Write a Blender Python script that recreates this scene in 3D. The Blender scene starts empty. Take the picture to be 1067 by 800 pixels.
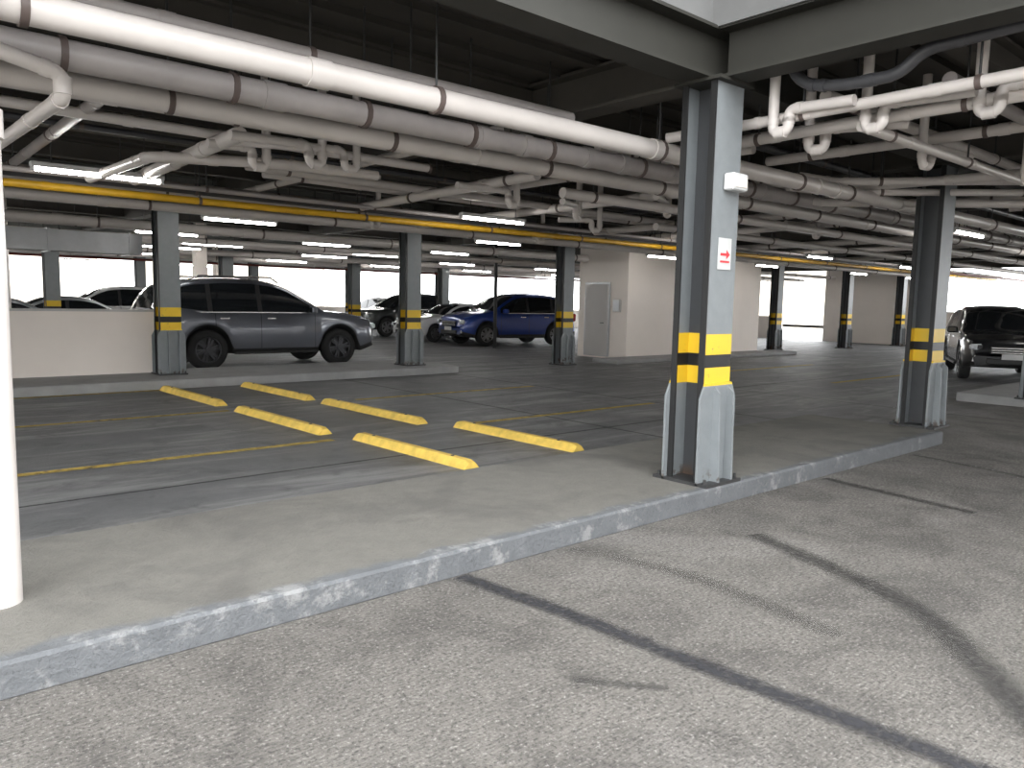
import bpy, math, random
from mathutils import Vector, Matrix
random.seed(7)
# ------------------------------------------------------------------ camera
yaw=math.radians(48.87);pitch=math.radians(6.117);rs=math.sin(0.020243);rc=math.cos(0.020243)
F=Vector((math.cos(yaw),math.sin(yaw),0));R=Vector((math.sin(yaw),-math.cos(yaw),0));U=Vector((0,0,1))
fw=F*math.cos(pitch)-U*math.sin(pitch);up=F*math.sin(pitch)+U*math.cos(pitch)
Xc=R*rc+up*rs;Yc=-R*rs+up*rc;Zc=-fw
cd=bpy.data.cameras.new("camera");cd.sensor_width=36;cd.lens=800/1067*36;cd.clip_end=500
cam=bpy.data.objects.new("camera",cd);bpy.context.collection.objects.link(cam)
M=Matrix((Xc,Yc,Zc)).transposed().to_4x4();M.translation=Vector((0,0,1.55));cam.matrix_world=M
bpy.context.scene.camera=cam
# ------------------------------------------------------------------ materials
def new(name):
    m=bpy.data.materials.new(name);m.use_nodes=True
    nt=m.node_tree;b=nt.nodes["Principled BSDF"];return m,nt,b
def N(nt,t,**k):
    n=nt.nodes.new(t)
    for a,v in k.items(): setattr(n,a,v)
    return n
def ramp(nt,src,stops):
    r=N(nt,"ShaderNodeValToRGB");e=r.color_ramp.elements
    while len(e)<len(stops): e.new(0.5)
    for i,(p,c) in enumerate(stops):
        e[i].position=p;e[i].color=(c[0],c[1],c[2],1)
    nt.links.new(src,r.inputs[0]);return r.outputs[0]
def noise(nt,vec,scale,detail=5,rough=.6,dist=0):
    n=N(nt,"ShaderNodeTexNoise");n.inputs["Scale"].default_value=scale;n.inputs["Detail"].default_value=detail
    n.inputs["Roughness"].default_value=rough;n.inputs["Distortion"].default_value=dist
    if vec is not None: nt.links.new(vec,n.inputs["Vector"])
    return n.outputs["Fac"]
def mixc(nt,fac,a,b,mode='MIX'):
    m=N(nt,"ShaderNodeMix",data_type='RGBA',blend_type=mode)
    for s,v in ((m.inputs[0],fac),(m.inputs[6],a),(m.inputs[7],b)):
        if isinstance(v,(int,float)): s.default_value=v
        elif isinstance(v,tuple): s.default_value=(v[0],v[1],v[2],1)
        else: nt.links.new(v,s)
    return m.outputs[2]
def math_(nt,op,a,b=None,c=None,clamp=False):
    m=N(nt,"ShaderNodeMath",operation=op,use_clamp=clamp)
    for i,v in enumerate((a,b,c)):
        if v is None: continue
        if isinstance(v,(int,float)): m.inputs[i].default_value=v
        else: nt.links.new(v,m.inputs[i])
    return m.outputs[0]
def mapr(nt,v,a,b,c=0,d=1):
    m=N(nt,"ShaderNodeMapRange",interpolation_type='SMOOTHSTEP')
    nt.links.new(v,m.inputs[0])
    for i,x in enumerate((a,b,c,d)): m.inputs[i+1].default_value=x
    return m.outputs[0]
def pos(nt):
    g=N(nt,"ShaderNodeNewGeometry");return g.outputs["Position"]
def bump(nt,b,h,strength,dist=.01):
    n=N(nt,"ShaderNodeBump");n.inputs["Strength"].default_value=strength;n.inputs["Distance"].default_value=dist
    nt.links.new(h,n.inputs["Height"]);nt.links.new(n.outputs[0],b.inputs["Normal"])
def simple(name,col,rough=.5,metal=0,var=.12,scale=6,bmp=0,coat=0,spec=None):
    m,nt,b=new(name)
    n=noise(nt,pos(nt),scale,6)
    lo=tuple(c*(1-var) for c in col);hi=tuple(min(1,c*(1+var)) for c in col)
    nt.links.new(ramp(nt,n,[(.3,lo),(.7,hi)]),b.inputs["Base Color"])
    b.inputs["Roughness"].default_value=rough;b.inputs["Metallic"].default_value=metal
    b.inputs["Coat Weight"].default_value=coat
    if spec is not None: b.inputs["Specular IOR Level"].default_value=spec
    if bmp: bump(nt,b,noise(nt,pos(nt),scale*12,4),bmp)
    return m
def emis(name,col,s):
    m,nt,b=new(name)
    b.inputs["Base Color"].default_value=(*col,1);b.inputs["Emission Color"].default_value=(*col,1);b.inputs["Emission Strength"].default_value=s
    return m
# floor
def floor_mat():
    m,nt,b=new("floor_concrete");p=pos(nt)
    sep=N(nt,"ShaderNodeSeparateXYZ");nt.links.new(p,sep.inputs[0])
    n1=noise(nt,p,.55,6,.6,.4);n2=noise(nt,p,3.5,8,.7);n3=noise(nt,p,60,4,.7);n4=noise(nt,p,.25,4,.5,1);n6=noise(nt,p,1.6,8,.72,.6);n8=noise(nt,p,22,5,.75,.4)
    # broom-texture streaks across the lane
    mp=N(nt,"ShaderNodeMapping");nt.links.new(p,mp.inputs[0]);mp.inputs["Scale"].default_value=(14,90,1);mp.inputs["Rotation"].default_value=(0,0,math.radians(12))
    n5=noise(nt,mp.outputs[0],1,4,.75)
    # wheel-polished wear streaks on the deck
    mq=N(nt,"ShaderNodeMapping");nt.links.new(p,mq.inputs[0]);mq.inputs["Scale"].default_value=(.35,2.2,1);mq.inputs["Rotation"].default_value=(0,0,math.radians(-8))
    n7=noise(nt,mq.outputs[0],1,8,.7,.8)
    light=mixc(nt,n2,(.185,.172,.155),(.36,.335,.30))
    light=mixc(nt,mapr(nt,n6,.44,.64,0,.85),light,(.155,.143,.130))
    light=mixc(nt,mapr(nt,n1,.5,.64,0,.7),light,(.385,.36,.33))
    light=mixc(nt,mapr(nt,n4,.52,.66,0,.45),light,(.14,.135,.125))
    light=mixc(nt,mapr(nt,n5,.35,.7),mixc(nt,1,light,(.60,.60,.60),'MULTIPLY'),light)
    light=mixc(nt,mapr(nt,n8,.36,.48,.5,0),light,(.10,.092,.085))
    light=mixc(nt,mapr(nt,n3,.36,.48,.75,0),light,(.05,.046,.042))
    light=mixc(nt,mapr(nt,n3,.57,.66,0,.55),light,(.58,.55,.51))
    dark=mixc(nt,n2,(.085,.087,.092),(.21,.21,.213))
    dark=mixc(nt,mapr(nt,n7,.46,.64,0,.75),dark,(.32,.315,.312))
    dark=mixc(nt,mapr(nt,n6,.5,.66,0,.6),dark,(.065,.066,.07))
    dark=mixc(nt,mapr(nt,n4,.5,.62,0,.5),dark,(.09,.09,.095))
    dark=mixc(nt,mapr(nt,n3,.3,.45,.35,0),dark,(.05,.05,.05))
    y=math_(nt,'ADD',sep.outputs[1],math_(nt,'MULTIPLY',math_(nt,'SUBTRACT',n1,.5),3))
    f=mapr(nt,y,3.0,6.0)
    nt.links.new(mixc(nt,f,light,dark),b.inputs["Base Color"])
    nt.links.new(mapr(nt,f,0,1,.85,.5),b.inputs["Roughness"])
    h=math_(nt,'ADD',math_(nt,'ADD',math_(nt,'MULTIPLY',n5,.8),math_(nt,'MULTIPLY',n3,.7)),math_(nt,'MULTIPLY',n8,.8))
    bump(nt,b,h,.9,.025);return m
def walk_mat():
    m,nt,b=new("walkway_concrete");p=pos(nt)
    sep=N(nt,"ShaderNodeSeparateXYZ");nt.links.new(p,sep.inputs[0])
    n1=noise(nt,p,1.1,6,.65,.5);n2=noise(nt,p,7,8,.7);n3=noise(nt,p,45,4,.7)
    top=mixc(nt,n2,(.125,.12,.107),(.225,.215,.19))
    top=mixc(nt,mapr(nt,n1,.45,.65,0,.65),top,(.105,.10,.092))
    top=mixc(nt,mapr(nt,n3,.3,.4,.4,0),top,(.06,.055,.05))
    face=mixc(nt,n2,(.085,.09,.096),(.19,.197,.205))
    face=mixc(nt,mapr(nt,noise(nt,p,4,8,.75),.52,.64,0,.8),face,(.30,.30,.295))
    face=mixc(nt,mapr(nt,n3,.3,.42,.5,0),face,(.05,.05,.05))
    yy=math_(nt,'ADD',sep.outputs[1],math_(nt,'MULTIPLY',math_(nt,'SUBTRACT',noise(nt,p,5,5),.5),.22))
    f=mapr(nt,yy,3.40,3.47)
    nt.links.new(mixc(nt,f,face,top),b.inputs["Base Color"]);b.inputs["Roughness"].default_value=.75
    bump(nt,b,math_(nt,'ADD',n3,math_(nt,'MULTIPLY',n2,1.5)),.6,.02);return m
def column_mat(name,col):
    m,nt,b=new(name);p=pos(nt);sep=N(nt,"ShaderNodeSeparateXYZ");nt.links.new(p,sep.inputs[0]);z=sep.outputs[2]
    n=noise(nt,p,9,6,.65)
    base=mixc(nt,n,tuple(c*.8 for c in col),tuple(c*1.15 for c in col))
    base=mixc(nt,math_(nt,'MULTIPLY',mapr(nt,z,.15,.32,1,0),mapr(nt,n,.5,.6)),base,(.07,.045,.03))
    yel=mixc(nt,mapr(nt,noise(nt,p,14,6,.7),.62,.7),(.78,.52,.03),(.3,.22,.08))
    def band(a,c,src,colr):
        f=math_(nt,'MULTIPLY',math_(nt,'GREATER_THAN',z,a),math_(nt,'LESS_THAN',z,c));return mixc(nt,f,src,colr)
    base=band(.93,1.07,base,yel);base=band(1.07,1.17,base,(.012,.012,.013));base=band(1.17,1.33,base,yel)
    nt.links.new(base,b.inputs["Base Color"]);b.inputs["Roughness"].default_value=.45;return m
def paintline_mat(name,col,lo,hi):
    m,nt,b=new(name);p=pos(nt)
    b.inputs["Base Color"].default_value=(*col,1);b.inputs["Roughness"].default_value=.7
    nt.links.new(mapr(nt,noise(nt,p,9,8,.75),.36,.68,hi,lo),b.inputs["Alpha"]);return m
def skid_mat(name,col,amt):
    m,nt,b=new(name);p=pos(nt)
    b.inputs["Base Color"].default_value=(*col,1);b.inputs["Roughness"].default_value=.7
    uv=N(nt,"ShaderNodeUVMap");s=N(nt,"ShaderNodeSeparateXYZ");nt.links.new(uv.outputs[0],s.inputs[0])
    e=math_(nt,'ABSOLUTE',math_(nt,'SUBTRACT',s.outputs[0],.5))
    e=math_(nt,'ADD',e,math_(nt,'MULTIPLY',math_(nt,'SUBTRACT',noise(nt,p,8,6,.7),.5),.45))
    f=math_(nt,'MULTIPLY',mapr(nt,e,.05,.46,1,0),mapr(nt,noise(nt,p,30,5,.7),.3,.6,.45,1))
    nt.links.new(math_(nt,'MULTIPLY',f,amt),b.inputs["Alpha"]);return m
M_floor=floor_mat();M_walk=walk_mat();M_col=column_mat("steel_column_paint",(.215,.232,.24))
M_web=column_mat("steel_column_web_shade",(.05,.052,.055))  # web darker than the flanges: recess shade put into its colour
M_line=paintline_mat("worn_yellow_line_paint",(.60,.42,.08),.3,.95)
M_skid=skid_mat("tyre_skid",(.035,.035,.04),.92);M_skid2=skid_mat("tyre_skid_soft",(.05,.048,.046),.66);M_skid3=skid_mat("tyre_skid_faint",(.06,.058,.056),.45)
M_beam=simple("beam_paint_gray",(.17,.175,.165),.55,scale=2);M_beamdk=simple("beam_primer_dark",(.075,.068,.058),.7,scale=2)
M_beamwell=simple("beam_paint_olive_shade",(.034,.033,.028),.6,scale=2,spec=.25)  # olive beams at the well, with their shade darkened into the colour
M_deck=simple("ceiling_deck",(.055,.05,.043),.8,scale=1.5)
M_fascia=simple("white_fascia",(.15,.15,.147),.6,scale=2)
M_pvc=simple("pvc_white",(.66,.61,.575),.3,var=.1,scale=1.2);M_pvc2=simple("pvc_gray",(.40,.365,.35),.35,var=.15,scale=2)
M_band=simple("pipe_band",(.12,.09,.08),.5)
M_pvcdk=simple("pipe_dark",(.06,.06,.065),.4);M_yel=simple("gas_pipe_yellow",(.70,.40,.02),.4)
M_red=simple("fire_pipe_red",(.22,.04,.03),.4)
M_blk=simple("black_rubber",(.012,.012,.012),.6);M_dark=simple("dark_steel",(.05,.05,.05),.5,.3)
M_wall=simple("beige_wall_paint",(.84,.765,.70),.8,var=.04,scale=.8);M_wall2=simple("gray_wall_paint",(.50,.48,.46),.8,var=.06,scale=.8)
M_stop=simple("wheel_stop_yellow",(.80,.55,.11),.6,var=.2,scale=8,bmp=.3)
M_tube=emis("fluorescent_tube",(1,.98,.95),40);M_white=simple("white_plastic",(.60,.60,.59),.4,var=.03)
M_redp=simple("red_sign_ink",(.7,.03,.04),.5,var=.02);M_galv=simple("galvanised_duct",(.45,.46,.47),.4,.4,scale=3)
M_out=simple("outside_ground",(.55,.53,.48),.9,scale=.2);M_bld=simple("outside_building",(.6,.55,.48),.9,scale=.3)
# ------------------------------------------------------------------ mesh builder
class MB:
    def __init__(s): s.v=[];s.f=[];s.fm=[];s.sm=[];s.mats=[];s.uv={}
    def mi(s,m):
        if m not in s.mats: s.mats.append(m)
        return s.mats.index(m)
    def add(s,vs,fs,mat,smooth=False,X=None):
        o=len(s.v)
        for v in vs:
            v=Vector(v);s.v.append(X@v if X else v)
        i=s.mi(mat)
        for f in fs: s.f.append([a+o for a in f]);s.fm.append(i);s.sm.append(smooth)
    def box(s,c,d,mat,X=None,bev=0):
        x,y,z=c;a,b,h=d[0]/2,d[1]/2,d[2]/2
        if bev:
            k=bev;vs=[]
            lv=[(-h,k),(-h+k,0),(h-k,0),(h,k)];V=[];Fc=[]
            for zz,ins in lv:
                A,B=a-ins,b-ins
                V+= [(x-A+k,y-B,z+zz),(x+A-k,y-B,z+zz),(x+A,y-B+k,z+zz),(x+A,y+B-k,z+zz),(x+A-k,y+B,z+zz),(x-A+k,y+B,z+zz),(x-A,y+B-k,z+zz),(x-A,y-B+k,z+zz)]
            Fc.append(list(range(7,-1,-1)));Fc.append([24+i for i in range(8)])
            for l in range(3):
                for i in range(8): Fc.append([l*8+i,l*8+(i+1)%8,(l+1)*8+(i+1)%8,(l+1)*8+i])
            s.add(V,Fc,mat,False,X);return
        V=[(x+i*a,y+j*b,z+k*h) for k in(-1,1) for j in(-1,1) for i in(-1,1)]
        s.add(V,[(0,2,3,1),(4,5,7,6),(0,1,5,4),(2,6,7,3),(0,4,6,2),(1,3,7,5)],mat,False,X)
    def prism(s,poly,ax,t0,t1,mat,X=None,smooth=False):
        def mk(p,t):
            return {'x':(t,p[0],p[1]),'y':(p[0],t,p[1]),'z':(p[0],p[1],t)}[ax]
        n=len(poly);V=[mk(p,t0) for p in poly]+[mk(p,t1) for p in poly]
        Fc=[list(range(n)),list(range(2*n-1,n-1,-1))]+[[i,i+n,(i+1)%n+n,(i+1)%n] for i in range(n)]
        s.add(V,Fc,mat,smooth,X)
    def tube(s,pts,r,mat,seg=14,fil=None,cap=True,X=None):
        pts=[Vector(p) for p in pts];fil=fil if fil is not None else r*2.2
        P=[pts[0]]
        for i in range(1,len(pts)-1):
            a,b,c=pts[i-1],pts[i],pts[i+1];d1=(a-b);d2=(c-b);k=min(fil,d1.length*.49,d2.length*.49)
            p0=b+d1.normalized()*k;p1=b+d2.normalized()*k
            for t in range(7):
                t/=6;P.append(p0*(1-t)**2+b*2*t*(1-t)+p1*t*t)
        P.append(pts[-1]);V=[];n=len(P);prev=None
        for i,p in enumerate(P):
            t=(P[min(i+1,n-1)]-P[max(i-1,0)]).normalized()
            if prev is None:
                u=t.orthogonal().normalized()
            else:
                u=(prev-t*prev.dot(t)).normalized()
            prev=u;w=t.cross(u)
            for k in range(seg):
                a=2*math.pi*k/seg;V.append(p+(u*math.cos(a)+w*math.sin(a))*r)
        Fc=[[i*seg+k,i*seg+(k+1)%seg,(i+1)*seg+(k+1)%seg,(i+1)*seg+k] for i in range(n-1) for k in range(seg)]
        s.add(V,Fc,mat,True,X)
        if cap: s.add([V[k] for k in range(seg)]+[V[(n-1)*seg+k] for k in range(seg)],[list(range(seg-1,-1,-1)),[seg+k for k in range(seg)]],mat,False,X)
    def build(s,name,loc=None,rot=0,scale=1):
        me=bpy.data.meshes.new(name);me.from_pydata([tuple(v) for v in s.v],[],s.f)
        for m in s.mats: me.materials.append(m)
        me.polygons.foreach_set("material_index",s.fm);me.polygons.foreach_set("use_smooth",s.sm);me.update()
        ob=bpy.data.objects.new(name,me);bpy.context.collection.objects.link(ob)
        if loc is not None: ob.location=loc
        ob.rotation_euler[2]=rot;ob.scale=(scale,)*3
        return ob
def quadmesh(name,x0,y0,x1,y1,z,mat):
    b=MB();b.add([(x0,y0,z),(x1,y0,z),(x1,y1,z),(x0,y1,z)],[(0,1,2,3)],mat);return b.build(name)
def ribbon(name,pts,w,z,mat):
    pts=[Vector((p[0],p[1],z)) for p in pts];P=[]
    for i in range(len(pts)-1):
        a,b=pts[max(i-1,0)],pts[i];c,d=pts[i+1],pts[min(i+2,len(pts)-1)]
        for k in range(8):
            t=k/8;P.append(.5*((2*b)+(c-a)*t+(2*a-5*b+4*c-d)*t*t+(3*b-a-3*c+d)*t**3))
    P.append(pts[-1]);V=[];Fc=[]
    for i,p in enumerate(P):
        t=(P[min(i+1,len(P)-1)]-P[max(i-1,0)]).normalized();n=Vector((-t.y,t.x,0))*w/2
        V+=[p-n,p+n]
    for i in range(len(P)-1): Fc.append((2*i,2*i+2,2*i+3,2*i+1))
    me=bpy.data.meshes.new(name);me.from_pydata(V,[],Fc);me.materials.append(mat)
    uv=me.uv_layers.new(name="UVMap")
    for pl in me.polygons:
        for li,vi in zip(pl.loop_indices,pl.vertices): uv.data[li].uv=(vi%2,vi/20)
    o=bpy.data.objects.new(name,me);bpy.context.collection.objects.link(o);return o
# ------------------------------------------------------------------ ground / slabs
quadmesh("ground_outside",-150,-150,200,200,-.35,M_out)
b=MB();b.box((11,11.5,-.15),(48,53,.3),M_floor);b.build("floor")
b=MB();b.box((2.81,4.175,.07),(13.62,1.65,.16),M_walk,bev=.015);b.build("walkway_curb")
M_curb2=simple("far_curb_concrete",(.30,.30,.295),.8,scale=3)
b=MB();b.box((2,14.2,.07),(16,2.0,.16),M_curb2,bev=.015);b.build("walkway_curb")
b=MB();b.box((16.8,3.9,.07),(4.6,2.0,.16),M_curb2,bev=.015);b.build("walkway_curb")
b=MB();b.box((19.5,13.5,.05),(9,.9,.1),M_curb2,bev=.015);b.build("walkway_curb")
for i,(pts,w,m) in enumerate([([(2.56,3.34),(2.66,2.6),(2.72,1.9),(2.82,.8),(2.86,-.5)],.20,M_skid),
        ([(4.62,2.75),(4.5,2.4),(4.2,1.6),(3.75,1.1),(3.0,.5)],.28,M_skid2),([(6.7,3.3),(6.62,2.8),(6.5,2.0)],.2,M_skid2),
        ([(8.6,3.28),(8.4,2.4),(8.0,1.2)],.18,M_skid3),
        ([(2.2,2.1),(2.3,1.97),(2.45,1.8)],.09,M_skid3),([(1.3,3.2),(1.6,2.4),(1.7,1.2)],.3,M_skid3) if False else ([(3.4,3.3),(3.6,2.6),(3.5,1.6)],.22,skid_mat("stain_faint",(.08,.077,.072),.3))]):
    ribbon("tyre_mark",pts,w,.0035,m)
for (x0,x1,y) in [(-3,4.0,7.55),(6.0,9.6,7.6),(-3,3.9,10.3),(5.9,9.6,10.4),(-3,3.9,13.1),(15.5,20,7.6),(15.5,20,10.4)]:
    quadmesh("parking_line",x0,y-.06,x1,y+.06,.003,M_line)
M_joint=skid_mat("slab_joint",(.03,.03,.03),.9)
for pts in [[(9.7,5.0),(9.7,13.2)],[(0,6.4),(9,6.4)],[(12.5,-3),(12.5,13)],[(7.2,5.1),(7.2,13.1)],[(9.7,8.2),(30,8.2)]]:
    ribbon("slab_joint",pts,.06,.0025,M_joint)
# wheel stops
def stop(x,y0,y1):
    b=MB();L=y1-y0
    poly=[(-.085,0),(.085,0),(.07,.03),(.035,.08),(-.035,.08),(-.07,.03)]
    V=[];n=len(poly)
    for yy,k in((-L/2,0),(-L/2+.06,1),(L/2-.06,1),(L/2,0)):
        V+=[(p[0],yy,p[1] if k else p[1]*.75) for p in poly]
    Fc=[list(range(n)),[3*n+i for i in range(n-1,-1,-1)]]+[[l*n+i,(l+1)*n+i,(l+1)*n+(i+1)%n,l*n+(i+1)%n] for l in range(3) for i in range(n)]
    b.add(V,Fc,M_stop)
    for q in(-.35,.35):b.tube([(0,q*L,.07),(0,q*L,.086)],.018,M_dark,8)
    b.build("wheel_stop",(x,(y0+y1)/2,0),math.radians(2))
for a in [(4.3,5.5,7.45),(5.72,5.5,7.5),(4.05,7.9,10.2),(5.38,7.9,10.3),(3.95,10.8,13.1),(5.25,10.7,13.0)]: stop(*a)
# ------------------------------------------------------------------ columns
def column(x,y,z0,top=3.24,detail=True,w=.35,d=.30):
    b=MB();t=.022;h=top-z0
    zc=(z0+top)/2
    for s in(-1,1): b.box((0,s*(d/2-t/2),zc),(w,t,h),M_col)
    b.box((0,0,zc),(.018,d-2*t,h),M_web)
    for s in(-1,1):
        b.box((-w/2-.008,s*(d/2-.022),zc),(.016,.05,h),M_blk)
    b.box((0,0,z0+.012),(w+.12,d+.22,.025),M_dark)
    if detail:
        H=.80
        for s in(-1,1):
            V=[(-w/2-.06,z0),(w/2+.06,z0),(w/2+.06,z0+H-.12),(w/2+.0,z0+H),(-w/2-.0,z0+H),(-w/2-.06,z0+H-.12)]
            b.prism(V,'y',s*(d/2+.002)-(.02 if s<0 else 0),s*(d/2+.002)+(.02 if s>0 else 0),M_col)
            for xx in(-.06,.12):
                G=[(s*(d/2+.02),z0),(s*(d/2+.10),z0),(s*(d/2+.08),z0+H-.08),(s*(d/2+.02),z0+H-.02)]
                b.prism(G,'x',xx-.01,xx+.01,M_col)
        for xx in(-1,1):
            for yy in(-1,1):
                b.tube([(xx*(w/2+.03),yy*(d/2+.07),z0),(xx*(w/2+.03),yy*(d/2+.07),z0+.06)],.012,M_dark,6)
    b.box((0,0,top-.012),(w+.1,d+.12,.024),M_beamwell)
    return b.build("steel_column",(x,y,0))
cols=[(5.17,3.62,.15),(9.87,3.72,.15),(4.35,14.25,.15),(9.2,13.9,.15),(13.65,13.7,.0),(25.2,14.6,0),(29.5,14.1,0),(34.2,14.0,0),
      (14.5,3.7,.15),(19.3,3.7,0),(24,3.7,0),(.4,14.2,.15),
      (4.4,24.3,0),(9.2,24.3,0),(13.9,24.6,0),(18.7,25.8,0),(24,24.3,0),(29,24.3,0),(4.4,33.5,0),(9.2,33.5,0),(13.9,33.5,0),(18.7,33.5,0),(24,33.5,0),(-.4,24.3,0)]
for i,c in enumerate(cols): column(*c,detail=i<13)
b=MB();b.tube([(.465,4.03,.15),(.465,4.03,3.62)],.095,M_pvc,24,cap=True)
b.tube([(.465,4.03,2.2),(.465,4.03,2.32)],.108,M_pvc,24)
b.build("white_standpipe")
b=MB();b.box((5.22,3.42,2.49),(.20,.09,.13),M_white,bev=.01);b.box((5.22,3.372,2.49),(.15,.01,.08),M_wall)
b.build("emergency_light")
b=MB();b.box((5.18,3.464,1.95),(.17,.006,.24),M_white);b.prism([(5.12,1.955),(5.20,1.955),(5.20,1.98),(5.245,1.945),(5.20,1.91),(5.20,1.935),(5.12,1.935)],'y',3.458,3.460,M_redp)
b.box((5.18,3.459,1.89),(.12,.003,.015),M_redp);b.build("arrow_sign")
# ------------------------------------------------------------------ ceiling
zt=3.62
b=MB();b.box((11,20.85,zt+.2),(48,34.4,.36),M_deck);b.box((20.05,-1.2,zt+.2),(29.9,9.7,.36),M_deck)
y=3.9
while y<30:
    b.box((11,y,zt-.0),(47.8,.12,.07),M_deck);y+=.45
y=-5.8
while y<3.5:
    b.box((20.05,y,zt),(29.7,.12,.07),M_deck);y+=.45
b.build("ceiling")
b=MB();b.box((-3.95,3.60,zt+.32),(18.1,.08,.66),M_fascia);b.box((5.06,-1.2,zt+.32),(.08,9.7,.66),M_fascia);b.build("trim_1")
b=MB();b.box((12,19,7.4),(50,34,.3),M_deck)  # unseen upper slab, added to cut sky light over the well
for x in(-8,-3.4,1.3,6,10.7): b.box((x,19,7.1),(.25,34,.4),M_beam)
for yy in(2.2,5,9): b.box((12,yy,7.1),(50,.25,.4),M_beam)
b.build("ceiling_sky_blocker")
b=MB();b.box((3,-9,1.6),(44,.25,3.9),M_wall2);b.box((3,-9,3.6),(44.2,.4,.12),M_wall2);b.build("wall_sky_blocker")  # unseen wall added behind the camera to block low-angle sky light
def ibeam(axis,fixed,a,c,z0=3.24,h=.36,w=.26,m=None):
    m=m or M_beam;b=MB();L=c-a;mid=(a+c)/2
    def bx(off,zz,ww,hh):
        if axis=='x': b.box((mid,fixed+off,zz),(L,ww,hh),m)
        else: b.box((fixed+off,mid,zz),(ww,L,hh),m)
    bx(0,z0+.012,w,.024);bx(0,z0+h-.012,w,.024);bx(0,z0+h/2,.016,h-.04)
    return b.build("ceiling_beam")
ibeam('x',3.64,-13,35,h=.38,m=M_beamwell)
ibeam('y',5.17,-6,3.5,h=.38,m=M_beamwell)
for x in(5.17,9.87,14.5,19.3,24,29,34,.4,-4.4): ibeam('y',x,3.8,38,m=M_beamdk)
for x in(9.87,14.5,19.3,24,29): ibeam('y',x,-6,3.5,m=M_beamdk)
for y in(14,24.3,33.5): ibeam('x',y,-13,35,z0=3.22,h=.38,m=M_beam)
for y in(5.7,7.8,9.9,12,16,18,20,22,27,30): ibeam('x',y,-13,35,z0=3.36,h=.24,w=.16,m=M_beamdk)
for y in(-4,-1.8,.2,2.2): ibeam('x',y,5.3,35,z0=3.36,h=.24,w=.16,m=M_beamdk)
# ------------------------------------------------------------------ pipes
def pipe(name,pts,r,mat,fil=None,coup=0,hang=0,cmat=None):
    b=MB();b.tube(pts,r,mat,14,fil)
    P=[Vector(p) for p in pts]
    for i in range(len(P)-1):
        d=P[i+1]-P[i];L=d.length;u=d.normalized()
        if coup and L>coup:
            k=int(L/coup)
            for j in range(1,k+1):
                q=P[i]+u*(j*coup-.4*coup);b.tube([q-u*r*.9,q+u*r*.9],r*1.1,cmat or mat,14)
        if hang and L>hang:
            k=int(L/hang)
            for j in range(k+1):
                q=P[i]+u*(.5+j*hang)
                if (q-P[i]).length>L: break
                b.tube([q-u*.018,q+u*.018],r*1.16,M_band,14)
                if abs(u.z)<.5: b.tube([q+Vector((0,0,r)),Vector((q.x,q.y,3.6))],.008,M_dark,6)
    for i in range(1,len(P)-1):
        k=(fil if fil is not None else r*2.2)
        for q in(P[i-1],P[i+1]):
            d=(q-P[i]);
            if d.length>k*1.6:
                u=d.normalized();s=P[i]+u*k;b.tube([s,s+u*r*1.1],r*1.12,mat,14)
    return b.build(name)
pipe("drain_pipe",[(-9,4.27,2.83),(8.2,4.23,2.85),(30,4.1,2.9)],.078,M_pvc,coup=3.1,hang=2.3)
pipe("drain_pipe",[(-9,5.02,2.87),(4.2,4.98,2.86),(5.4,4.95,2.86),(30,4.9,2.9)],.085,M_pvc2,coup=1.7,hang=.95)
pipe("drain_pipe",[(-9,5.45,2.80),(30,5.35,2.84)],.075,M_pvc,coup=3.7,hang=1.7)
pipe("drain_pipe",[(-9,4.65,3.05),(4.6,4.6,3.05)],.05,M_pvc2,coup=2.9,hang=2.7)
pipe("drain_pipe",[(-9,5.85,2.86),(14,5.8,2.88)],.055,M_pvc,coup=2.9,hang=2.7)
pipe("drain_pipe",[(2.6,4.7,3.02),(9.3,4.62,3.0),(9.5,2.2,3.0),(9.5,-3,3.0)],.05,M_pvc,coup=2.0,hang=2.7)
pipe("drain_pipe",[(6.2,6.3,2.78),(33,6.25,2.8)],.06,M_pvc,coup=3,hang=3)
pipe("drain_pipe",[(7,7.0,2.9),(33,7.0,2.9)],.05,M_pvc,coup=3,hang=3)
pipe("drain_pipe",[(10,8.0,2.8),(33,8.0,2.8)],.06,M_pvc,coup=3,hang=3)
pipe("drain_pipe",[(8.0,4.45,2.98),(8.6,4.35,2.98),(11.6,1.0,3.0)],.045,M_pvc,coup=1.5,hang=1.6)
pipe("drain_pipe",[(8.3,4.75,2.92),(9.0,4.5,2.92),(12.2,1.2,2.94)],.04,M_pvc,coup=1.5,hang=1.6)
pipe("drain_pipe",[(8.6,5.1,2.86),(9.4,4.8,2.86),(13.0,1.2,2.88)],.05,M_pvc,coup=1.7,hang=1.9)
pipe("drain_pipe",[(5.35,4.2,2.95),(5.58,3.6,3.0),(5.58,-4,3.04)],.042,M_pvc,coup=.9,hang=1.2)
pipe("drain_pipe",[(5.95,4.2,2.95),(5.95,2.6,2.97),(6.0,-4,3.0)],.045,M_pvc,coup=1.1,hang=1.3)
pipe("rubber_drain_pipe",[(5.45,3.2,3.55),(5.45,3.1,3.2),(5.45,2.75,3.12),(5.45,2.35,3.12),(5.45,2.2,3.25),(5.5,1.2,3.3)],.042,M_pvcdk,fil=.2)
pipe("drain_pipe",[(6.5,4.3,3.1),(6.5,-4,3.12)],.05,M_pvc,coup=1.4,hang=1.6)
pipe("drain_pipe",[(7.6,4.6,3.1),(7.6,-4,3.12)],.05,M_pvc,coup=1.4,hang=1.6)
pipe("drain_pipe",[(5.9,3.1,3.2),(14,3.0,3.2)],.05,M_pvc,coup=1.4,hang=1.6)
pipe("drain_pipe",[(5.9,2.2,3.15),(14,2.2,3.15)],.05,M_pvc2,coup=1.4,hang=1.6)
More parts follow.
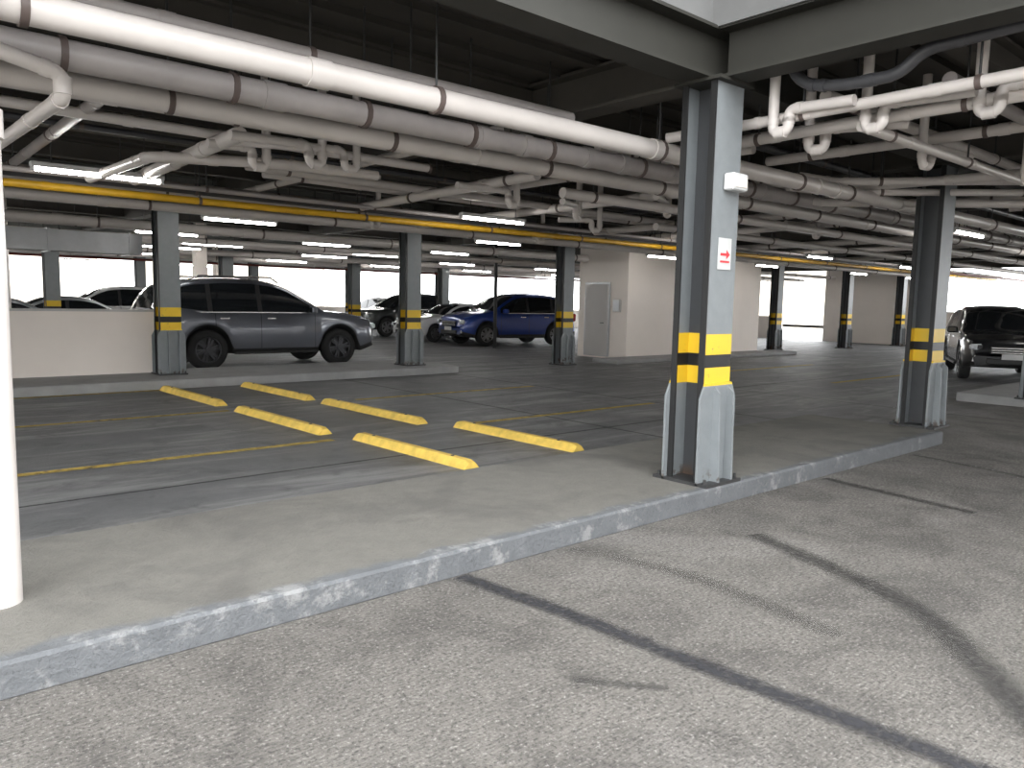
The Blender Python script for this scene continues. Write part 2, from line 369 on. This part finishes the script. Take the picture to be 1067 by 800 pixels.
pipe("drain_pipe",[(5.8,2.75,2.9),(12,2.7,2.92)],.04,M_pvc,coup=1.4,hang=1.6)
pipe("drain_pipe",[(7.0,1.6,2.95),(14,1.6,2.97)],.055,M_pvc,coup=1.4,hang=1.6)
pipe("drain_pipe",[(.80,9.0,2.56),(.97,4.85,2.60),(.97,4.85,2.72),(.6,4.85,2.80)],.042,M_pvc,coup=1.3,fil=.06)
def trap(x,y,z,dx,dy,r=.04,out=.6):
    u=Vector((dx,dy,0)).normalized();p=Vector((x,y,0))
    a=.13
    pts=[p+Vector((0,0,3.6)),p+Vector((0,0,z-.12)),p+u*a+Vector((0,0,z-.12)),p+u*a+Vector((0,0,z+.04)),p+u*(a+out)+Vector((0,0,z+.02))]
    pipe("drain_trap",[tuple(q) for q in pts],r,M_pvc,fil=.063)
trap(5.5,3.3,3.0,0,-1,.04,.5);trap(5.75,2.7,2.98,0,-1,.038,.6);trap(6.05,3.3,2.95,.3,-1);trap(5.9,2.0,3.0,0,-1,.038)
trap(7.3,2.9,2.95,1,-.2,.038,.6);trap(6.9,1.9,2.95,0,-1,.038);trap(8.4,2.4,2.9,1,0)
trap(3.35,6.5,2.86,-1,0,.04,.7);trap(3.7,6.5,2.86,-1,0,.035,.5);trap(3.0,6.9,2.84,-1,0,.04,.4)
pipe("drain_pipe",[(2.55,9.4,2.82),(2.6,6.5,2.9)],.065,M_pvc,coup=.8)
pipe("drain_pipe",[(2.62,6.7,2.88),(3.2,6.5,2.88)],.045,M_pvc)
pipe("drain_pipe",[(2.1,9.4,2.78),(2.2,7.6,2.8),(3.3,7.3,2.84),(4.4,7.3,2.86)],.05,M_pvc,coup=.9)
for (x,y) in [(6.3,7.2),(7.6,7.4),(8.5,6.6),(9.1,8.4),(11.5,7.5),(12.6,6.6),(6.9,11.4),(10.5,11.2),(14,9.5)]:
    trap(x,y,2.85+random.uniform(-.05,.08),-1,random.choice([0,.5,-.5]),.042,random.uniform(.5,1.2))
for (x,y0,y1,z) in [(5.9,6.4,11,2.95),(8.2,5.9,12.5,2.98),(11,5.8,12,2.95),(13,6,12,3.0),(16,5,13,2.95),(18.8,5,13,3.0),(22,5,13,3)]:
    pipe("drain_pipe",[(x,y0,z),(x,y1,z-.06)],.06,M_pvc,coup=1.6,hang=2)
for (y,z,x0,x1,r,m) in [(6.6,3.1,-6,9,.035,M_pvc2),(7.2,3.02,-6,5,.045,M_pvc),(8.3,3.12,-5,12,.03,M_pvcdk),(8.6,3.0,3.5,14,.05,M_pvc),(9.3,3.05,4,16,.05,M_pvc),(10.9,3.0,-4,14,.06,M_pvc2),(11.8,3.1,5,20,.05,M_pvc),(13.3,2.98,-5,14,.06,M_pvc),(4.5,3.2,6,20,.04,M_pvcdk),(5.6,3.15,6,22,.05,M_pvc)]:
    pipe("service_pipe",[(x0,y,z),(x1,y,z-.02)],r,m,coup=2.2,hang=2.1)
for (x,y0,y1,z,r,m) in [(-.5,6,13,3.1,.05,M_pvc),(1.6,6,13,3.05,.05,M_pvc2),(4.6,5.5,12,3.1,.045,M_pvc),(7.0,4.4,9,3.12,.045,M_pvc),(9.0,5,12,3.1,.045,M_pvc),(10.4,-4,9,3.15,.045,M_pvcdk),(12,-3,5,3.1,.05,M_pvc),(13.4,-3,4,3.12,.05,M_pvc)]:
    pipe("service_pipe",[(x,y0,z),(x,y1,z-.02)],r,m,coup=1.5,hang=2.1)
pipe("gas_pipe",[(-9,9.95,2.72),(10,10.15,2.74),(34,10.4,2.76)],.045,M_yel,coup=3,hang=2.4,cmat=M_yel)
pipe("conduit_pipe",[(-9,10.05,2.86),(10,10.3,2.88),(34,10.6,2.9)],.05,M_pvcdk,hang=2.4)
pipe("conduit_pipe",[(-9,9.7,2.84),(10,9.9,2.86),(34,10.2,2.9)],.03,M_pvc2,hang=2.4)
for (y,z,r,m) in [(11.4,2.95,.06,M_pvc),(12.2,2.85,.07,M_pvc),(12.9,2.95,.05,M_pvc2),(15.2,2.8,.09,M_pvc),(16.9,2.9,.07,M_pvc),(18.4,2.8,.07,M_pvc),(20,2.85,.08,M_pvc),(23,2.8,.09,M_pvc),(26,2.8,.09,M_pvc)]:
    pipe("drain_pipe",[(-9,y,z),(16 if 14<y<16 else 34,y,z)],r,m,coup=3.3,hang=3)
pipe("fire_pipe",[(-9,28,2.7),(34,28,2.7)],.04,M_red,coup=3)
pipe("fire_pipe",[(23.5,9.2,2.7),(34,9.2,2.7)],.04,M_red,coup=3)
b=MB();b.box((-2.4,15.0,2.42),(13,.5,.35),M_galv)
for i in range(11):b.box((-8.6+i*1.25,15.0,2.42),(.04,.54,.39),M_galv)
b.build("air_duct")
# ------------------------------------------------------------------ lamps
def lamp(x,y,z=2.76,ang=0,L=1.25):
    b=MB();b.box((0,0,.045),(L,.10,.05),M_white,bev=.008)
    b.tube([(-L/2+.04,0,0),(L/2-.04,0,0)],.02,M_tube,6)
    for s in(-1,1): b.box((s*(L/2-.02),0,.01),(.03,.05,.05),M_white);b.tube([(s*L*.35,0,.06),(s*L*.35,0,3.6-z)],.006,M_dark,6)
    b.build("fluorescent_lamp",(x,y,z),ang)
for x in(2.1,7.5,12.8,18,23.5,29): lamp(x,8.9+.05*x/2)
for x in(13.6,19,24.5,30): lamp(x,4.6)
for x in(-2,1.5,5,8.5,12,): lamp(x,16.3)
for y in(18.9,21,25,29.5,33): 
    for x in(-2,2.4,6.8,11.2,15.6,20,25,30):
        if y==18.9 and x>14: continue
        lamp(x+random.uniform(-.4,.4),y,L=1.5)
for x in(5,10.5,16,21,27,31.5): lamp(x,12.55)
# ------------------------------------------------------------------ walls
b=MB();b.box((.8,14.75,.70),(6.9,.18,1.1),M_wall);b.box((.8,14.75,1.26),(6.94,.22,.04),M_wall2);b.build("wall_low_partition")
b=MB();b.box((19.75,14.93,1.8),(6.7,1.86,3.6),M_wall);b.build("wall_stair_core")
b=MB();b.box((16.38,15.1,1.1),(.05,.95,2.1),M_galv);b.box((16.36,15.1,1.08),(.04,.85,2.02),M_wall2);b.tube([(16.32,14.8,1.0),(16.32,14.92,1.0)],.015,M_dark,8)
b.build("door_1")
b=MB();b.box((16.37,14.35,1.5),(.06,.28,.36),M_wall2,bev=.01);b.box((16.33,14.35,1.5),(.02,.22,.3),M_galv);b.build("electrical_box")
b=MB()
b.box((35.1,5,.75),(.2,17,1.5),M_wall);b.box((35.1,15.7,1.8),(.2,4.2,3.6),M_wall);b.box((35.1,29,.55),(.2,18,1.1),M_wall)
b.build("wall_east")
b=MB();b.box((11,38,.55),(48,.2,1.1),M_wall);b.box((11,38,3.4),(48,.2,.5),M_wall2);b.build("wall_north")
b=MB();b.box((-13,21,.55),(.2,34,1.1),M_wall);b.build("wall_west")
for x,y in((7.6,22),(11.4,31),(2.6,19.6)):
    b=MB();b.box((x,y,1.8),(.3,.3,3.6),M_wall);b.box((x,y,.1),(.36,.36,.2),M_wall2);b.build("beige_post")
b=MB();b.tube([(16.4,19.7,0),(16.4,19.7,3.6)],.06,M_blk,12);b.build("thin_post")
b=MB();b.tube([(2.4,18.0,0),(2.4,18.0,3.6)],.13,M_pvc,16);b.build("white_post")
for (x,y,w,d,h) in [(5,75,22,10,7),(35,90,18,10,9),(75,40,12,20,6),(-25,70,15,10,8)]:
    b=MB();b.box((x,y,h/2),(w,d,h),M_bld)
    for i in range(int(w/3)):
        for k in range(int(h/3)): b.box((x-w/2+1.8+i*3,y-d/2,1.8+k*3),(1.2,.1,1.3),M_wall2)
    b.build("distant_building")
# ------------------------------------------------------------------ cars
def carpaint(name,col,metal=.6):
    m,nt,bb=new(name);bb.inputs["Metallic"].default_value=metal
    f=N(nt,"ShaderNodeLayerWeight");f.inputs[0].default_value=.4
    nt.links.new(mixc(nt,f.outputs["Facing"],col,tuple(c*.6 for c in col)),bb.inputs["Base Color"])
    bb.inputs["Roughness"].default_value=.3;bb.inputs["Coat Weight"].default_value=1;bb.inputs["Coat Roughness"].default_value=.03
    return m
M_glass,ntg,bg=new("car_glass");bg.inputs["Base Color"].default_value=(.012,.014,.016,1);bg.inputs["Roughness"].default_value=.06
M_tyre=simple("tyre",(.015,.015,.015),.8);M_rim=simple("alloy_rim",(.25,.25,.26),.3,.8);M_rimdk=simple("alloy_rim_dark",(.06,.06,.065),.35,.7)
M_chrome=simple("chrome",(.7,.7,.7),.15,1,var=.03);M_plastic=simple("black_plastic",(.02,.02,.02),.5)
M_head,_,bh=new("headlight_lens");bh.inputs["Base Color"].default_value=(.75,.78,.8,1);bh.inputs["Roughness"].default_value=.08
M_tail,_,bt=new("taillight_lens");bt.inputs["Base Color"].default_value=(.45,.01,.01,1);bt.inputs["Roughness"].default_value=.15
PROF={
'suv':dict(L=4.8,W=1.84,belt=1.13,wr=.395,ax=(.93,3.75),zb=.31,p=[(0,.62),(.03,.90),(.12,1.02),(.5,1.115),(1.1,1.17),(1.25,1.19),(1.65,1.43),(2.05,1.66),(2.35,1.76),(2.8,1.81),(3.4,1.81),(4.0,1.76),(4.4,1.65),(4.6,1.40),(4.68,1.18),(4.78,1.0),(4.8,.7)],
  win=(1.5,4.35),pil=[2.68,3.68],seams=[1.5,2.68,3.6],ws=(1.22,2.15),rw=(4.3,4.66)),
'hatch':dict(L=4.35,W=1.8,belt=1.02,wr=.35,ax=(.85,3.45),zb=.26,p=[(0,.55),(.04,.82),(.15,.93),(.5,1.02),(.95,1.08),(1.1,1.11),(1.5,1.36),(1.85,1.55),(2.2,1.63),(2.9,1.65),(3.6,1.59),(3.95,1.48),(4.15,1.2),(4.28,.98),(4.33,.85),(4.35,.6)],
  win=(1.3,4.0),pil=[2.4,3.35],seams=[1.35,2.4,3.25],ws=(1.07,1.95),rw=(3.9,4.18)),
'sedan':dict(L=4.5,W=1.76,belt=.95,wr=.32,ax=(.85,3.5),zb=.22,p=[(0,.5),(.04,.72),(.15,.82),(.6,.92),(1.1,.98),(1.25,1.01),(1.7,1.27),(2.0,1.39),(2.4,1.45),(2.9,1.44),(3.3,1.36),(3.85,1.08),(4.0,1.04),(4.35,1.02),(4.46,.9),(4.5,.6)],
  win=(1.5,3.65),pil=[2.55],seams=[1.45,2.55,3.3],ws=(1.23,2.1),rw=(3.2,3.88))}
def car(name,kind,loc,heading,paint,rim=None,hscale=1.0,rails=False,scale=1):
    D=PROF[kind];L=D['L'];W=D['W']/2;rim=rim or M_rim
    prof=D['p'];belt0=D['belt'];zb=D['zb'];wr=D['wr'];belt=belt0
    def top(s):
        for (a,za),(c,zc) in zip(prof,prof[1:]):
            if s<=c: return za+(zc-za)*(s-a)/max(c-a,1e-6)
        return prof[-1][1]
    def tops(s): return (top(max(0,s-.09))+top(max(0,s-.045))+2*top(s)+top(min(L,s+.045))+top(min(L,s+.09)))/6 if .2<s<L-.15 else top(s)
    st=set([0,.015,.03,L,L-.015,L-.03]);n=int(L/.06)
    for i in range(n+1): st.add(round(i*L/n,4))
    for c in D['seams']: st.update([c-.006,c+.006])
    for c in D['pil']: st.update([c-.045,c+.045])
    st=sorted(st);st=[s for i,s in enumerate(st) if i==0 or s-st[i-1]>.004]
    sec=[]
    for s in st:
        zt_=tops(s)*hscale
        e=min(s,L-s);w=W*(1-.20*max(0,1-e/.55)**2.4)
        bl=min((belt0+.03*(s/L-.5)+(.12*max(0,(s-3.7)) if kind=='suv' else 0))*hscale,zt_-.07);ar=0
        for a in D['ax']:
            dx=s-a;RR=wr*1.16
            if abs(dx)<RR: ar=max(ar,wr+math.sqrt(RR*RR-dx*dx))
        zb_=zb+(.10*max(0,1-e/.4))
        z1=max(zb_,ar)
        sh=bl-.07
        def gy(z): return w*(.945-.33*max(0,z-bl)/1.0)
        mid=zb_+.52*(sh-zb_)
        z3=max(zb_+.10,z1+.035);z4=max(mid,z3+.03);z5=max(sh,z4+.02);z6=max(bl,z5+.02)
        z7=max(zt_-.11,z6+.01) if zt_>bl+.25 else z6+(zt_-z6)*.4
        z8=max(zt_-.035,z7+.005)
        y7=gy(z7);y8=y7-.055*min(1,(zt_-bl)/.3+.3);flare=1+.015*max(0,min(1,(ar-zb_)*8))
        pts=[(0,zb_),(w*.80,zb_),(w*.80,z1),(w*.97*flare,z1),(w*.992*flare,z3),(w*1.0*flare,z4),(w*.985,z5),(w*.945,z6),(y7,z7),(y8,z8),(y8*.6,zt_),(0,zt_+.012)]
        sec.append((s,pts))
    b=MB();K=len(sec[0][1]);V=[]
    for s,p in sec:
        x=L/2-s
        for q in p: V.append((x,q[0],q[1]))
        for q in p: V.append((x,-q[0],q[1]))
    groups={}
    def put(m,f): groups.setdefault(m,[]).append(f)
    for i in range(len(sec)-1):
        s=(sec[i][0]+sec[i+1][0])/2;zt_=tops(s)*hscale;gh=zt_>belt*hscale+.26
        seam=any(abs(s-c)<.0065 for c in D['seams']);pil=any(abs(s-c)<.046 for c in D['pil'])
        for side in(0,1):
            o=side*K
            for k in range(K-1):
                a=i*2*K+o+k;q=[a,a+1,a+1+2*K,a+2*K]
                if side==0: q=q[::-1]
                m=paint
                if k<=2: m=M_plastic
                elif k==3: m=M_plastic if kind!='sedan' else paint
                elif seam and k<7: m=M_plastic
                elif k==7 and D['win'][0]<s<D['win'][1] and gh: m=M_plastic if pil else M_glass
                elif k>=9 and (D['ws'][0]<s<D['ws'][1] or D['rw'][0]<s<D['rw'][1]): m=M_glass
                put(m,q)
    for m,fs in groups.items():
        b.mi(m)
    base=len(b.v)
    b.v+= [Vector(v) for v in V]
    for m,fs in groups.items():
        for f in fs: b.f.append([x+base for x in f]);b.fm.append(b.mi(m));b.sm.append(True)
    for idx,m in((0,paint),(len(sec)-1,paint)):
        o=idx*2*K;loop=[o+k for k in range(K)]+[o+K+k for k in range(K-1,-1,-1)]
        if idx==0: loop=loop[::-1]
        b.f.append(loop);b.fm.append(b.mi(m));b.sm.append(False)
    zh=top(.06)*hscale;xf=L/2
    b.box((xf+.005,0,zh-.16),(.06,W*.95,.16),M_plastic,bev=.015)
    for k in range(3): b.box((xf+.04,0,zh-.11-k*.05),(.012,W*.9,.014),M_chrome)
    b.box((xf+.01,0,zb+.16),(.05,W*1.1,.12),M_plastic,bev=.015)
    b.box((xf+.045,0,zb+.27),(.01,.44,.12),M_white)
    for s in(-1,1):
        X=Matrix.Translation((xf-.09,s*W*.70,zh-.10))@Matrix.Rotation(-s*math.radians(24),4,'Z')
        b.box((0,0,0),(.16,.36,.13),M_head,X,bev=.03)
        b.box((.05,-.0,-.0),(.07,.16,.09),M_rimdk,X,bev=.01)
        X=Matrix.Translation((xf-.07,s*W*.72,zb+.18))@Matrix.Rotation(-s*math.radians(20),4,'Z')
        b.box((0,0,0),(.08,.2,.12),M_chrome,X,bev=.02)
        X=Matrix.Translation((-xf+.11,s*W*.80,belt*hscale-.12))@Matrix.Rotation(s*math.radians(20),4,'Z')
        b.box((0,0,0),(.16,.22,.26),M_tail,X,bev=.03)
        mx=xf-D['ws'][0]-.38;b.box((mx,s*(W+.10),belt*hscale+.06),(.13,.22,.15),paint,bev=.03);b.box((mx-.068,s*(W+.10),belt*hscale+.06),(.01,.18,.11),M_glass);b.box((mx,s*(W-.02),belt*hscale+.0),(.06,.1,.04),M_plastic)
        for q in(D['seams'][1]-.22,D['seams'][2]-.18): b.box((xf-q,s*W*.995,belt*hscale-.12),(.18,.035,.03),M_chrome,bev=.006)
        b.box((xf-(D['ax'][0]+D['ax'][1])/2,s*W*.99,zb+.02),((D['ax'][1]-D['ax'][0])-2.6*wr,.10,.06),M_plastic,bev=.015)
        b.box((xf-(D['win'][0]+D['win'][1])/2,s*W*.958,belt*hscale-.0),(D['win'][1]-D['win'][0]-.1,.012,.018),M_chrome)
        if rails:
            zr=max(p[1] for p in prof)*hscale
            b.tube([(xf-2.2,s*W*.66,zr-.07),(xf-2.35,s*W*.66,zr+.03),(xf-3.8,s*W*.66,zr+.02),(xf-4.05,s*W*.66,zr-.08)],.018,M_chrome,8)
    b.box((-xf-.005,0,belt*hscale-.25),(.02,.5,.13),M_white);b.box((-xf+.02,0,zb+.12),(.10,W*1.6,.18),M_plastic,bev=.02)
    for a in D['ax']:
        for s in(-1,1):
            cx=xf-a;cy=s*(W-.115);wd=.22
            prof2=[(.62,-.5),(.9,-.5),(.97,-.42),(1,-.25),(1,.25),(.97,.42),(.9,.5),(.62,.5)]
            seg=28;VV=[];
            for k in range(seg):
                t=2*math.pi*k/seg
                for (rr,yy) in prof2: VV.append((cx+math.cos(t)*rr*wr,cy+yy*wd,wr+math.sin(t)*rr*wr))
            n2=len(prof2);FF=[[k*n2+j,k*n2+(j+1)%n2,((k+1)%seg)*n2+(j+1)%n2,((k+1)%seg)*n2+j] for k in range(seg) for j in range(n2)]
            b.add(VV,FF,M_tyre,True)
            yo=cy+s*wd*.47;b.tube([(cx,cy-s*.06,wr),(cx,cy+s*.02,wr)],wr*.63,M_plastic,28)
            pr=[(.58,.0),(.645,.0),(.645,.03),(.58,.02)];VV=[]
            for k in range(seg):
                t=2*math.pi*k/seg
                for (rr,yy) in pr: VV.append((cx+math.cos(t)*rr*wr,yo+s*yy-s*.02,wr+math.sin(t)*rr*wr))
            b.add(VV,[[k*4+j,k*4+(j+1)%4,((k+1)%seg)*4+(j+1)%4,((k+1)%seg)*4+j] for k in range(seg) for j in range(4)],rim,True)
            for k in range(6):
                X=Matrix.Translation((cx,yo-s*.02,wr))@Matrix.Rotation(2*math.pi*k/6+.3,4,'Y')
                b.prism([(-.035,.03),(.035,.03),(.055,wr*.6),(.015,wr*.6),(0,wr*.3),(-.015,wr*.6),(-.055,wr*.6)],'y',-.012,.012,rim,X)
            b.tube([(cx,yo-s*.03,wr),(cx,yo+s*.006,wr)],.055,rim,14)
    return b.build(name,(loc[0],loc[1],0),math.radians(heading),scale)
P_gray=carpaint("car_paint_gray",(.15,.16,.185));P_blue=carpaint("car_paint_blue",(.012,.045,.24),.4);P_white=carpaint("car_paint_white",(.7,.7,.7),.0)
P_black=carpaint("car_paint_black",(.008,.009,.011),.1);P_silver=carpaint("car_paint_silver",(.5,.52,.54),.5);P_dgreen=carpaint("car_paint_dark",(.03,.035,.035),.4)
car("suv_car",'suv',(7.15,17.1),0,P_gray,M_rimdk,rails=True,scale=1.07)
car("suv_car",'hatch',(18.35,21.3),172,P_blue,M_rim,scale=1.12)
car("sedan_car",'sedan',(17.9,24.1),180,P_white)
car("suv_car",'suv',(18.4,28.4),184,P_dgreen,rails=True)
car("suv_car",'suv',(21.1,6.35),205,P_black,M_rimdk,hscale=.93)
car("sedan_car",'sedan',(4.6,25.8),180,P_silver)
car("suv_car",'suv',(6.8,29),180,P_white)
car("sedan_car",'sedan',(.8,29.2),0,P_black)
car("sedan_car",'sedan',(12,29.5),180,P_white)
car("sedan_car",'sedan',(2.2,22.2),180,P_silver)
car("suv_car",'suv',(12.5,35.2),90,P_black);car("sedan_car",'sedan',(16.2,35.2),90,P_silver);car("suv_car",'hatch',(21.3,35.2),90,P_white);car("sedan_car",'sedan',(26.5,32),90,P_silver)
# ------------------------------------------------------------------ world
w=bpy.data.worlds.new("sky");bpy.context.scene.world=w;w.use_nodes=True
bgn=w.node_tree.nodes["Background"];bgn.inputs[0].default_value=(.96,.98,1,1);bgn.inputs[1].default_value=6.0
sc=bpy.context.scene;sc.view_settings.view_transform='Standard';sc.view_settings.exposure=.2
